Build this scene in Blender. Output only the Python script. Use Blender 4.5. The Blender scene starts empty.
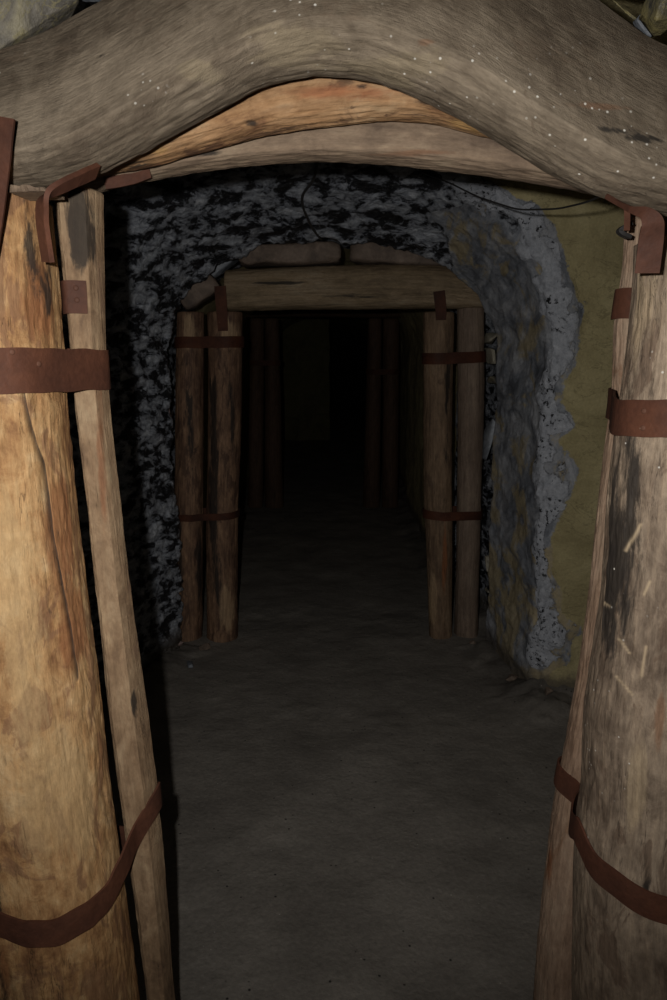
import bpy, bmesh, math, random
import numpy as np
from mathutils import Vector
from mathutils.bvhtree import BVHTree

random.seed(7); np.random.seed(7)
scene = bpy.context.scene
COL = scene.collection

# ------------------------------------------------------------------ camera
F = 750.0; W = 667.0; H = 1000.0; TH = math.radians(11.3); CZ = 1.5
CT, ST = math.cos(TH), math.sin(TH)
cam = bpy.data.cameras.new('camera'); co = bpy.data.objects.new('camera', cam); COL.objects.link(co)
co.location = (0, 0, CZ); co.rotation_euler = (math.pi/2 - TH, 0, 0)
cam.sensor_fit = 'VERTICAL'; cam.sensor_height = 36.0; cam.lens = F/H*36.0
cam.clip_start = .02; cam.clip_end = 60
scene.camera = co

def ray(px, py):
    a = (px - W/2)/F; b = (H/2 - py)/F
    return np.array([a, CT + b*ST, -ST + b*CT])
def at(px, py, Y):
    d = ray(px, py); return np.array([0, 0, CZ]) + d*(Y/d[1])
def proj(p):
    x, y, z = p[0], p[1], p[2]-CZ
    dep = y*CT - z*ST; up = y*ST + z*CT
    return W/2 + F*x/dep, H/2 - F*up/dep

# ------------------------------------------------------------------ noise (vectorised value noise)
def _hash(i, j, k, s):
    n = (i*374761393 + j*668265263 + k*2147483647 + s*1274126177) & 0xffffffff
    n = ((n ^ (n >> 13))*1274126177) & 0xffffffff
    n = ((n ^ (n >> 16))*2246822519) & 0xffffffff
    n = n ^ (n >> 15)
    return (n & 0xffffff)/float(0xffffff)
def vnoise(P, seed=0):
    P = np.asarray(P, float); I = np.floor(P).astype(np.int64); f = P - I
    f = f*f*f*(f*(f*6-15)+10)
    x, y, z = I[..., 0], I[..., 1], I[..., 2]; r = 0
    for dx in (0, 1):
        wx = f[..., 0] if dx else 1-f[..., 0]
        for dy in (0, 1):
            wy = f[..., 1] if dy else 1-f[..., 1]
            for dz in (0, 1):
                wz = f[..., 2] if dz else 1-f[..., 2]
                r = r + wx*wy*wz*_hash(x+dx, y+dy, z+dz, seed)
    return r*2-1
def fbm(P, octv=4, seed=0, gain=.5):
    P = np.asarray(P, float); r = 0; a = 1; t = 0
    for o in range(octv):
        r = r + a*vnoise(P*(2**o)+o*17.3, seed+o); t += a; a *= gain
    return r/t
def sstep(a, b, x):
    t = np.clip((x-a)/(b-a), 0, 1); return t*t*(3-2*t)

# ------------------------------------------------------------------ mesh helpers
def link_mesh(name, V, Fc, mat, parent=None, smooth=True, attrs=None, vattrs=None):
    me = bpy.data.meshes.new(name)
    me.from_pydata([tuple(map(float, v)) for v in V], [], [tuple(int(i) for i in f) for f in Fc])
    me.update()
    for k, a in (attrs or {}).items():
        at_ = me.attributes.new(k, 'FLOAT', 'POINT'); at_.data.foreach_set('value', np.asarray(a, dtype=np.float32))
    for k, a in (vattrs or {}).items():
        at_ = me.attributes.new(k, 'FLOAT_VECTOR', 'POINT'); at_.data.foreach_set('vector', np.asarray(a, dtype=np.float32).ravel())
    if smooth: me.polygons.foreach_set('use_smooth', [True]*len(me.polygons))
    me.materials.append(mat)
    o = bpy.data.objects.new(name, me); COL.objects.link(o)
    if parent: o.parent = parent
    return o
def tag(o, label=None, cat=None, group=None, kind=None):
    if label: o['label'] = label
    if cat: o['category'] = cat
    if group: o['group'] = group
    if kind: o['kind'] = kind
    return o

# ------------------------------------------------------------------ node helper
class NT:
    def __init__(s, name):
        s.m = bpy.data.materials.new(name); s.m.use_nodes = True; s.t = s.m.node_tree
        s.b = s.t.nodes['Principled BSDF']
    def n(s, typ, **kw):
        nd = s.t.nodes.new(typ)
        for k, v in kw.items(): setattr(nd, k, v)
        return nd
    def l(s, a, b): s.t.links.new(a, b)
    def setv(s, sock, v):
        if isinstance(v, bpy.types.NodeSocket): s.l(v, sock)
        elif isinstance(v, (tuple, list)) and len(v) == 3 and sock.type == 'RGBA': sock.default_value = (*v, 1)
        else: sock.default_value = v
    def attr(s, name, out='Fac'):
        a = s.n('ShaderNodeAttribute', attribute_name=name); return a.outputs[out]
    def pos(s): return s.n('ShaderNodeNewGeometry').outputs['Position']
    def scale(s, v, sc, rot=(0, 0, 0), off=(0, 0, 0)):
        m = s.n('ShaderNodeMapping'); s.l(v, m.inputs[0]); m.inputs['Scale'].default_value = sc
        m.inputs['Rotation'].default_value = rot; m.inputs['Location'].default_value = off
        return m.outputs[0]
    def noise(s, v, scale=1, detail=4, rough=.55, dist=0, out='Fac'):
        x = s.n('ShaderNodeTexNoise'); s.l(v, x.inputs['Vector'])
        x.inputs['Scale'].default_value = scale; x.inputs['Detail'].default_value = detail
        x.inputs['Roughness'].default_value = rough; x.inputs['Distortion'].default_value = dist
        return x.outputs[out]
    def voro(s, v, scale, feature='F1', out='Distance', rnd=1):
        x = s.n('ShaderNodeTexVoronoi', feature=feature); s.l(v, x.inputs['Vector']); x.inputs['Scale'].default_value = scale
        x.inputs['Randomness'].default_value = rnd
        return x.outputs[out]
    def math(s, op, a, b=0.0, c=None, clamp=False):
        x = s.n('ShaderNodeMath', operation=op, use_clamp=clamp); s.setv(x.inputs[0], a); s.setv(x.inputs[1], b)
        if c is not None: s.setv(x.inputs[2], c)
        return x.outputs[0]
    def map(s, v, a, b, c=0.0, d=1.0, smooth=True):
        x = s.n('ShaderNodeMapRange'); x.interpolation_type = 'SMOOTHSTEP' if smooth else 'LINEAR'
        s.setv(x.inputs[0], v)
        for i, q in enumerate((a, b, c, d)): x.inputs[i+1].default_value = q
        return x.outputs[0]
    def mix(s, f, a, b, mode='MIX'):
        x = s.n('ShaderNodeMix', data_type='RGBA', blend_type=mode)
        s.setv(x.inputs[0], f); s.setv(x.inputs[6], a); s.setv(x.inputs[7], b); return x.outputs[2]
    def ramp(s, v, stops):
        r = s.n('ShaderNodeValToRGB'); s.l(v, r.inputs[0]); e = r.color_ramp.elements
        while len(e) > 1: e.remove(e[-1])
        e[0].position = stops[0][0]; e[0].color = (*stops[0][1], 1)
        for p, c in stops[1:]:
            q = e.new(p); q.color = (*c, 1)
        return r.outputs[0]
    def bump(s, h, strength=.5, dist=.01, prev=None):
        b = s.n('ShaderNodeBump'); s.setv(b.inputs['Height'], h); b.inputs['Strength'].default_value = strength
        b.inputs['Distance'].default_value = dist
        if prev: s.l(prev, b.inputs['Normal'])
        return b.outputs[0]
    def done(s, col, rough=.8, bump=None, spec=.3):
        s.setv(s.b.inputs['Base Color'], col); s.setv(s.b.inputs['Roughness'], rough)
        s.setv(s.b.inputs['Specular IOR Level'], spec)
        if bump: s.l(bump, s.b.inputs['Normal'])
        return s.m

def wood(name, cols, patch=(.3, .2, .12), patch_lo=.58, dark=(.02, .017, .015), warm=(.35, .13, .05), pale=(.6, .42, .25),
         streak=.5, specks=0.0, off=0.0, rough=.72, crack=.5, spec=.3, gain=1.0, ak=1.0):
    K_ = lambda q: tuple(v*gain for v in q)
    cols = [K_(q) for q in cols]; patch, warm, pale = K_(patch), K_(warm), K_(pale)
    N = NT(name); g = N.attr('grain', 'Vector')
    g0 = N.scale(g, (1, 1, 1), off=(off, off*1.7, off*.6))
    brk = N.math('MULTIPLY_ADD', N.noise(N.scale(g0, (60, 60, 9*ak)), 1, 7, .72, .6), 1.0, -.5)      # fine fibrous break-up
    iso = N.noise(N.scale(g0, (22, 22, 11*ak)), 1, 8, .68, .5)
    n1 = N.noise(N.scale(g0, (9, 9, 1.9*ak)), 1, 9, .66, .5)
    n1 = N.math('ADD', n1, N.math('MULTIPLY', brk, .30))
    n1 = N.math('ADD', n1, N.math('MULTIPLY_ADD', iso, .75, -.375))
    c = N.ramp(n1, [(.30, cols[0]), (.43, cols[1]), (.55, cols[2]), (.70, cols[3])])
    n3 = N.noise(N.scale(g0, (15, 15, 4.5*ak), off=(4, 2, 9)), 1, 9, .64, .9)
    n3b = N.math('ADD', n3, N.math('MULTIPLY', brk, .16))
    c = N.mix(N.math('MULTIPLY', N.map(n3b, patch_lo-.02, patch_lo+.05), .75), c, patch)
    ns = N.noise(N.scale(g0, (26, 26, 4.0*ak), off=(1, 8, 3)), 1, 8, .70, .5)
    nb = N.math('ADD', N.math('MULTIPLY_ADD', ns, 1.9, -.95), N.math('MULTIPLY', brk, .8))
    gt = lambda nm: N.map(N.attr(nm), .03, .25)
    m = N.math('MULTIPLY', N.map(N.math('ADD', N.attr('warm'), nb), .25, .85), gt('warm'))
    c = N.mix(N.math('MULTIPLY', m, .78), c, warm)
    m = N.math('MULTIPLY', N.map(N.math('ADD', N.attr('pale'), nb), .35, .75), gt('pale'))
    c = N.mix(N.math('MULTIPLY', m, .6), c, pale)
    n2 = N.noise(N.scale(g0, (95, 95, 5.0*ak)), 1, 8, .74)
    c = N.mix(streak, c, N.ramp(n2, [(.32, (.45, .42, .39)), (.5, (.98, .97, .95)), (.66, (1.4, 1.36, 1.28))]), 'MULTIPLY')
    c = N.mix(.35, c, N.ramp(N.noise(N.scale(g0, (160, 160, 60)), 1, 4, .7), [(.3, (.55, .52, .5)), (.7, (1.4, 1.4, 1.4))]), 'MULTIPLY')
    dv = N.math('ADD', N.math('MULTIPLY', N.attr('dark'), .75), N.math('MULTIPLY', nb, 1.5))
    c = N.mix(N.math('MULTIPLY', N.math('MULTIPLY', N.map(dv, .30, .75), gt('dark')), .88), c, dark)
    c = N.mix(N.math('MULTIPLY', N.map(N.attr('dark'), 1.3, 1.9), .5), c, dark)
    c = N.mix(N.math('MULTIPLY', N.attr('split'), .9), c, dark)
    c = N.mix(N.math('MULTIPLY', N.attr('scratch'), .8), c, (.55, .42, .27))
    nc = N.noise(N.scale(g0, (34, 34, 1.3*ak), off=(7, 1, 5)), 1, 5, .6, .3)
    cr = N.map(N.math('ABSOLUTE', N.math('SUBTRACT', nc, .47)), 0.0, .007, 1, 0)
    gate = N.map(N.noise(N.scale(g0, (9, 9, 4*ak)), 1, 4), .52, .60)
    cr = N.math('MULTIPLY', N.math('MULTIPLY', cr, gate), crack)
    c = N.mix(cr, c, dark)
    if specks:
        for sc_, r0, r1, sp_ in ((95, .10, .22, specks), (42, .05, .11, specks*.8)):
            v = N.n('ShaderNodeTexVoronoi'); N.l(N.pos(), v.inputs['Vector']); v.inputs['Scale'].default_value = sc_
            rs = N.n('ShaderNodeSeparateColor'); N.l(v.outputs['Color'], rs.inputs[0])
            m = N.math('MULTIPLY', N.map(v.outputs['Distance'], r0, r1, 1, 0), N.math('GREATER_THAN', rs.outputs[0], 1-sp_))
            m = N.math('MULTIPLY', m, N.map(N.noise(N.pos(), 5, 3), .45, .60))
            c = N.mix(m, c, (.72, .69, .62))
    h = N.math('ADD', N.math('MULTIPLY', n2, .9), N.math('SUBTRACT', N.math('MULTIPLY', N.math('ADD', n3, iso), .9), N.math('MULTIPLY', cr, .7)))
    bp = N.bump(h, .6, .007)
    return N.done(c, rough, bp, spec)

def rust(name, a=(.082, .033, .020), b=(.115, .046, .026), c3=(.055, .024, .016)):
    N = NT(name); p = N.pos()
    n = N.noise(p, 9, 6, .6); c = N.ramp(n, [(.32, c3), (.5, a), (.68, b)])
    n2 = N.noise(p, 90, 4, .6); c = N.mix(.35, c, N.ramp(n2, [(.3, (.6, .6, .6)), (.7, (1.4, 1.35, 1.3))]), 'MULTIPLY')
    sp = N.map(N.voro(p, 55), .05, .11, 1, 0)
    sp = N.math('MULTIPLY', sp, N.map(N.noise(p, 30), .60, .66))
    c = N.mix(sp, c, (.4, .3, .22))
    return N.done(c, .68, N.bump(N.math('ADD', n2, N.math('MULTIPLY', n, .8)), .5, .003), .2)

def stone(name, a, b, c3, rough=.5, sc=7, veins=.0):
    N = NT(name); p = N.pos()
    n = N.noise(p, sc, 8, .62, .8); c = N.ramp(n, [(.33, a), (.5, b), (.66, c3)])
    if veins:
        w = N.map(N.math('ABSOLUTE', N.math('SUBTRACT', N.noise(p, 18, 5, .6, 1.5), .5)), 0, .03, 1, 0)
        c = N.mix(N.math('MULTIPLY', w, veins), c, (.3, .26, .12))
    n2 = N.noise(p, 60, 5, .65); c = N.mix(.4, c, N.ramp(n2, [(.3, (.5, .5, .5)), (.7, (1.4, 1.4, 1.4))]), 'MULTIPLY')
    return N.done(c, rough, N.bump(N.math('ADD', n, N.math('MULTIPLY', n2, .5)), .8, .012), .45)

# ------------------------------------------------------------------ rock material for the tunnel
def tunnel_mat():
    N = NT('mine_rock'); p = N.pos()
    ol, pl, bk = N.attr('olive'), N.attr('plaster'), N.attr('black')
    # streaky grey/ochre vault stone
    q = N.scale(p, (6, 1.6, 3.2), rot=(0, .2, 0))
    n = N.noise(q, 2.2, 9, .66, 1.0)
    grey = N.ramp(n, [(.34, (.12, .13, .15)), (.46, (.23, .245, .275)), (.56, (.33, .34, .365)), (.68, (.46, .47, .49))])
    oc = N.noise(N.scale(p, (5, 2, 2.6)), 1.9, 7, .62, .8)
    grey = N.mix(N.math('MULTIPLY', N.map(N.math('ADD', oc, N.attr('ochre')), .55, .66), .8), grey, (.42, .335, .18))
    # olive earthy plaster
    n5 = N.noise(p, 5, 8, .6, .4)
    olive = N.ramp(n5, [(.30, (.30, .25, .125)), (.5, (.42, .355, .185)), (.7, (.50, .43, .235))])
    cl = N.map(N.math('ABSOLUTE', N.math('SUBTRACT', N.noise(N.scale(p, (4, 4, 7)), 1.2, 5, .6, .6), .5)), 0, .012, 1, 0)
    olive = N.mix(N.math('MULTIPLY', cl, .35), olive, (.07, .06, .03))
    brk = N.noise(p, 26, 7, .7)
    om = N.map(N.math('ADD', ol, N.math('MULTIPLY_ADD', brk, .9, -.45)), .42, .56)
    # granular grey mortar, pitted with black
    pn = N.noise(p, 34, 6, .7)
    plc = N.ramp(pn, [(.25, (.22, .235, .265)), (.42, (.42, .44, .485)), (.7, (.60, .62, .67))])
    pit = N.math('MULTIPLY', N.map(N.noise(p, 60, 4, .65), .55, .61), N.map(N.noise(p, 9, 3), .42, .56))
    plc = N.mix(pit, plc, (.012, .012, .013))
    pm = N.map(N.math('ADD', pl, N.math('MULTIPLY_ADD', brk, 1.0, -.5)), .42, .52)
    # shiny black / blue grey broken slate
    qs = N.scale(p, (4.5, 4.5, 10), rot=(.0, -.5, .2))
    ns = N.noise(qs, 2.3, 10, .66, .35)
    sl = N.ramp(ns, [(.39, (.006, .006, .008)), (.468, (.016, .017, .021)), (.502, (.22, .235, .27)), (.582, (.42, .445, .49)), (.68, (.62, .64, .68))])
    fl = N.map(N.noise(p, 60, 5, .75), .60, .68)
    sl = N.mix(N.math('MULTIPLY', fl, .45), sl, (.50, .50, .52))
    bm = N.map(N.math('ADD', bk, N.math('MULTIPLY_ADD', N.noise(p, 11, 6, .65), 1.0, -.5)), .42, .52)
    c = N.mix(bm, grey, sl)
    c = N.mix(om, c, olive)
    c = N.mix(pm, c, plc)
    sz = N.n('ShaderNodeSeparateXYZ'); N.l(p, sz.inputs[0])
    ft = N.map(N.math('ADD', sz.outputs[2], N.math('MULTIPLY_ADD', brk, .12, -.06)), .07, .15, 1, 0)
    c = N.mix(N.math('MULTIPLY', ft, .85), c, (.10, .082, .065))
    c = N.mix(.3, c, N.ramp(N.noise(p, 120, 3, .6), [(.3, (.6, .6, .6)), (.7, (1.4, 1.4, 1.4))]), 'MULTIPLY')
    fb = N.noise(p, 38, 7, .68, .5)
    st1 = N.math('MULTIPLY', N.math('ADD', N.math('MULTIPLY', ns, 2.2), fb), N.math('ADD', N.math('MULTIPLY', bm, .9), .25))
    h = N.math('ADD', st1, N.math('MULTIPLY', pn, N.math('MULTIPLY_ADD', pm, .8, .35)))
    r = N.math('SUBTRACT', .88, N.math('MULTIPLY', bm, .42))
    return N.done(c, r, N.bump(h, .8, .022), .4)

def floor_mat():
    N = NT('trodden_earth'); p = N.pos()
    n = N.noise(p, 3.2, 8, .6, .3)
    c = N.ramp(n, [(.32, (.165, .148, .128)), (.5, (.205, .185, .160)), (.68, (.25, .226, .196))])
    c = N.mix(.45, c, N.ramp(N.noise(p, 70, 6, .7), [(.3, (.6, .6, .6)), (.7, (1.4, 1.4, 1.4))]), 'MULTIPLY')
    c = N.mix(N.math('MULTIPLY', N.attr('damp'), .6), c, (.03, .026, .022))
    v = N.n('ShaderNodeTexVoronoi'); N.l(p, v.inputs['Vector']); v.inputs['Scale'].default_value = 42
    rs = N.n('ShaderNodeSeparateColor'); N.l(v.outputs['Color'], rs.inputs[0])
    m = N.math('MULTIPLY', N.map(v.outputs['Distance'], .05, .11, 1, 0), N.math('GREATER_THAN', rs.outputs[0], .86))
    c = N.mix(m, c, (.42, .39, .35))
    m2 = N.math('MULTIPLY', N.map(v.outputs['Distance'], .08, .2, 1, 0), N.math('LESS_THAN', rs.outputs[1], .10))
    c = N.mix(m2, c, (.03, .028, .025))
    h = N.math('ADD', N.math('MULTIPLY', N.noise(p, 11, 7, .6), .9), N.math('MULTIPLY', N.noise(p, 60, 4, .6), .35))
    return N.done(c, .9, N.bump(h, .6, .014), .25)

M_TUN = tunnel_mat(); M_FLOOR = floor_mat(); M_RUST = rust('rusted_iron')
M_RUSTD = rust('old_rust', (.062, .022, .012), (.090, .032, .017), (.035, .014, .009))

# ------------------------------------------------------------------ tunnel shell
# keys: ring step, y, half width right, half width left, crown height, spring height
KEYS = [(0, -1.2, 1.00, 1.00, 2.25, 1.30), (8, .9, 1.00, 1.00, 2.26, 1.30), (26, 1.7, 1.28, 1.10, 2.36, 1.35),
        (90, 2.90, 1.36, 1.04, 2.42, 1.40), (112, 3.00, 1.33, 1.00, 2.40, 1.42), (150, 3.05, .905, .95, 2.26, 1.42),
        (162, 3.09, .865, .93, 2.215, 1.42), (235, 3.59, .79, .80, 2.025, 1.45), (244, 3.64, .78, .785, 2.0, 1.45),
        (256, 3.69, .91, .93, 2.13, 1.45), (270, 4.10, .88, .90, 2.12, 1.45), (300, 5.0, .72, .92, 2.10, 1.45),
        (350, 7.2, .72, .94, 2.06, 1.45), (380, 9.0, .80, .95, 2.05, 1.4), (410, 12.5, .90, 1.0, 2.05, 1.4),
        (440, 22.0, .90, 1.0, 2.0, 1.4)]
K = np.array(KEYS); NR = int(K[-1, 0])+1
ti = np.arange(NR)
def ksm(c):
    v = np.interp(ti, K[:, 0], K[:, c])
    for _ in range(3):
        v2 = v.copy(); v2[1:-1] = (v[:-2]+v[1:-1]*2+v[2:])/4; v = v2
    return v
RY, RR, RL, RH, RS = [ksm(c) for c in range(1, 6)]
NS = 440
s = np.linspace(0, 1, NS)
V = np.zeros((NR, NS, 3)); PHI = np.zeros((NR, NS))
for i in range(NR):
    zb = -.06
    # piecewise: right wall, arch, left wall
    wl = RS[i]-zb; ar = math.pi*.5*(RR[i]+RL[i])*.5 + (RH[i]-RS[i])
    tot = 2*wl+ar; d = s*tot
    x = np.zeros(NS); z = np.zeros(NS); ph = np.zeros(NS)
    a = d < wl; x[a] = RR[i]; z[a] = zb+d[a]
    c = d > wl+ar; x[c] = -RL[i]; z[c] = RS[i]-(d[c]-wl-ar); ph[c] = math.pi
    b = ~a & ~c; t = (d[b]-wl)/ar*math.pi; ph[b] = t
    e = .86
    ct = np.cos(t); st = np.sin(t)
    x[b] = np.where(ct > 0, RR[i], RL[i])*np.sign(ct)*np.abs(ct)**e
    z[b] = RS[i]+(RH[i]-RS[i])*np.abs(st)**.92
    V[i, :, 0] = x; V[i, :, 1] = RY[i]; V[i, :, 2] = z; PHI[i] = ph
P = V.copy()
# normals (inward) from finite differences
du = np.gradient(P, axis=0); dv = np.gradient(P, axis=1)
nn = np.cross(du, dv); nn /= np.linalg.norm(nn, axis=2, keepdims=True)+1e-9
ctr = np.stack([np.zeros_like(RY), RY, np.full_like(RY, 1.0)], 1)[:, None, :]
sg = np.sign(np.sum(nn*(ctr-P), axis=2, keepdims=True)); sg[sg == 0] = 1
flip = np.sum(nn*(ctr-P), axis=2).mean(); nn = nn*(1 if flip > 0 else -1)
Y = P[..., 1]; X = P[..., 0]; Z = P[..., 2]
ringi = np.arange(NR)[:, None]*np.ones((1, NS))
nA = fbm(P*[4, 4, 4], 3, 3)
edge = sstep(140, 150, ringi)*(1-sstep(236, 244, ringi))            # inside the short vault
pdeg = np.degrees(PHI)
blackm = sstep(46, 62, pdeg+nA*22)*(1-sstep(256, 262, ringi))
blackm = np.maximum(blackm, ((ringi > 250) & (ringi < 290))*.9)
blackm = np.where(ringi < 60, sstep(70, 95, pdeg), blackm)
front = (1-sstep(140, 150, ringi+nA*18))
olive = front*(1-sstep(60, 84, pdeg+nA*14)) + (ringi > 290)*.9
dband = ringi + nA*20 + fbm(P*[12, 12, 12], 3, 8)*8
plaster = np.exp(-((dband-155)/8)**2)*1.05*(1-sstep(66, 84, pdeg))
plaster *= sstep(.10, .16, Z+nA*.04)
ochre = (sstep(1.3, .3, Z)*.11) + np.exp(-((pdeg-52)/18)**2)*.09 - blackm*.3
# displacement: jagged slabs on black rock, gentle elsewhere
R = P @ np.array([[.80, .2, -.5], [0, 1, 0], [.5, .1, .86]]).T
j1 = fbm(R*[6, 5, 11], 4, 11, .55); j2 = fbm(R*[17, 14, 30]+j1[..., None]*1.2, 3, 23, .6)
rid = 1-np.abs(j2)*2
jag = j1*.040 + (np.round(j1*4)/4-j1)*.02 + rid*.014
gent = fbm(P*3.1, 3, 31)*.030 + fbm(P*13, 3, 37)*.007
band = plaster*(.012+fbm(P*34, 3, 41)*.016)
jr = fbm(P*[10, 4, 7], 5, 51, .6)*.026 + (1-np.abs(fbm(P*[14, 9, 9], 3, 53))*2)*.006
disp = blackm*jag + (1-blackm)*(olive*gent + (1-olive)*(jr+.2*gent)) + band
disp *= np.interp(ti, [0, 60, 100, 255, 300, 440], [1, 1, 1, 1, .9, 1])[:, None]
P2 = P + nn*disp[..., None]
# keep feet of the walls irregular but reaching below the floor
idx = np.arange(NR*NS).reshape(NR, NS)
fa = np.stack([idx[:-1, :-1], idx[1:, :-1], idx[1:, 1:], idx[:-1, 1:]], -1).reshape(-1, 4)
fp = pdeg[:-1, :-1].reshape(-1)
allV = P2.reshape(-1, 3)
A = dict(olive=olive.reshape(-1), plaster=plaster.reshape(-1), black=blackm.reshape(-1), ochre=ochre.reshape(-1))
# area weighted shared normals so the three pieces meet without a seam
def sub(mask):
    f = fa[mask]; u, inv = np.unique(f, return_inverse=True); return u, inv.reshape(-1, 4)
for nm, mk in (('wall_right', fp < 52), ('ceiling', (fp >= 52) & (fp <= 128)), ('wall_left', fp > 128)):
    u, f = sub(mk)
    o = link_mesh(nm, allV[u], f, M_TUN, attrs={k: a[u] for k, a in A.items()})
    tag(o, kind='structure')
BV = BVHTree.FromPolygons([tuple(v) for v in allV], [tuple(map(int, q)) for q in fa])
def hit(px, py, back=.0, bv=None):
    d = Vector(ray(px, py)).normalized(); r = (bv or BV).ray_cast(Vector((0, 0, CZ)), d)
    p = r[0] if r[0] else Vector(at(px, py, 3.0))
    return np.array(p - d*back)

# far end: a face of earth on the left, the heading carries on to the right into the dark
def rock_block(name, x0, x1, y0, y1, z0, z1, mat, n=40, attrs=None):
    Vv = []; Ff = []
    def grid(o, u, v, nu, nv):
        b = len(Vv)
        for i in range(nu+1):
            for j in range(nv+1): Vv.append(np.array(o)+np.array(u)*i/nu+np.array(v)*j/nv)
        for i in range(nu):
            for j in range(nv):
                a = b+i*(nv+1)+j; Ff.append((a, a+nv+1, a+nv+2, a+1))
    dx, dy, dz = x1-x0, y1-y0, z1-z0
    grid((x0, y0, z0), (dx, 0, 0), (0, 0, dz), n, n); grid((x1, y0, z0), (0, dy, 0), (0, 0, dz), n, n)
    grid((x0, y1, z0), (0, 0, dz), (dx, 0, 0), 4, 4) if False else None
    Vv2 = np.array(Vv); Vv2 += np.stack([fbm(Vv2*4, 3, 5)*.03, fbm(Vv2*4, 3, 6)*.05, Vv2[:, 2]*0], 1)
    return link_mesh(name, Vv2, Ff, mat, attrs={k: np.full(len(Vv2), v) for k, v in (attrs or {}).items()})
M_BACK = stone('olive_earth_face', (.10, .09, .045), (.14, .125, .06), (.17, .15, .075), .95, 4)
tag(rock_block('wall_back', -1.06, -.07, 12.7, 15.5, -.05, 2.15, M_BACK, attrs=dict(olive=1., plaster=0, black=0, ochre=0)), kind='structure')
M_END = stone('painted_dark_end', (.012, .011, .010), (.02, .019, .018), (.03, .028, .025), .9, 5)  # near-black colour paints in the unlit depth of the far heading
bx = link_mesh('wall_end', [(-1.4, 21.9, -.1), (1.4, 21.9, -.1), (1.4, 21.9, 2.4), (-1.4, 21.9, 2.4),
                            (-1.4, 22.2, -.1), (1.4, 22.2, -.1), (1.4, 22.2, 2.4), (-1.4, 22.2, 2.4)],
               [(0, 1, 2, 3), (5, 4, 7, 6), (0, 4, 5, 1), (3, 2, 6, 7), (0, 3, 7, 4), (1, 5, 6, 2)], M_END, smooth=False,
               attrs=dict(olive=[0]*8, plaster=[0]*8, black=[1]*8, ochre=[0]*8)); tag(bx, kind='structure')

# ------------------------------------------------------------------ floor
ys = np.concatenate([np.arange(-1.2, 1.3, .08), np.arange(1.3, 4.3, .014), np.arange(4.3, 8, .05), np.arange(8, 22.0, .15)])
xs = np.arange(-1.45, 1.46, .014)
GX, GY = np.meshgrid(xs, ys); GP = np.stack([GX, GY, GX*0], -1)
wr = np.interp(GY, RY, RR); wlft = np.interp(GY, RY, RL)
dr = np.clip(wr-GX, 0, 9); dl = np.clip(GX+wlft, 0, 9); dw = np.minimum(dr, dl)
corner = np.exp(-(((GX-.90)/.13)**2+((GY-3.0)/.16)**2))
def floor_h(GX, GY, dw, corner):
    GP = np.stack([GX, GY, GX*0], -1)
    lump = fbm(GP*5, 4, 61); fine = fbm(GP*24, 3, 67)
    return lump*.010 + fine*.0022 + sstep(.16, 0, dw+fbm(GP*9, 3, 71)*.06)*(.035+lump*.03) + corner*(.065+fine*.03)
GZ = floor_h(GX, GY, dw, corner)
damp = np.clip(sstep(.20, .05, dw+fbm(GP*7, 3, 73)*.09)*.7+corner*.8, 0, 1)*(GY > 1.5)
ny, nx = GX.shape; gi = np.arange(ny*nx).reshape(ny, nx)
gf = np.stack([gi[:-1, :-1], gi[:-1, 1:], gi[1:, 1:], gi[1:, :-1]], -1).reshape(-1, 4)
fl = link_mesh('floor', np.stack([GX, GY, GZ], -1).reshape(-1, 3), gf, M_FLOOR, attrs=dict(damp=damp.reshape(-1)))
tag(fl, kind='structure')
BF = BVHTree.FromPolygons([tuple(v) for v in np.stack([GX, GY, GZ], -1).reshape(-1, 3)], [tuple(map(int, q)) for q in gf])
def fz(x, y):
    r = BF.ray_cast(Vector((x, y, 1)), Vector((0, 0, -1))); return r[0].z if r[0] else 0.0

# ------------------------------------------------------------------ logs
def smooth_keys(t, tk, vk, k=.5):
    tk = np.array(tk, float); vk = np.array(vk, float)
    v = np.interp(t, tk, vk)
    n = max(1, int(len(t)/len(tk)*k)); ker = np.hanning(2*n+3); ker /= ker.sum(); pad = len(ker)//2
    ve = np.concatenate([v[0]*2-v[pad:0:-1], v, v[-1]*2-v[-2:-pad-2:-1]]); return np.convolve(ve, ker, 'valid')

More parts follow.
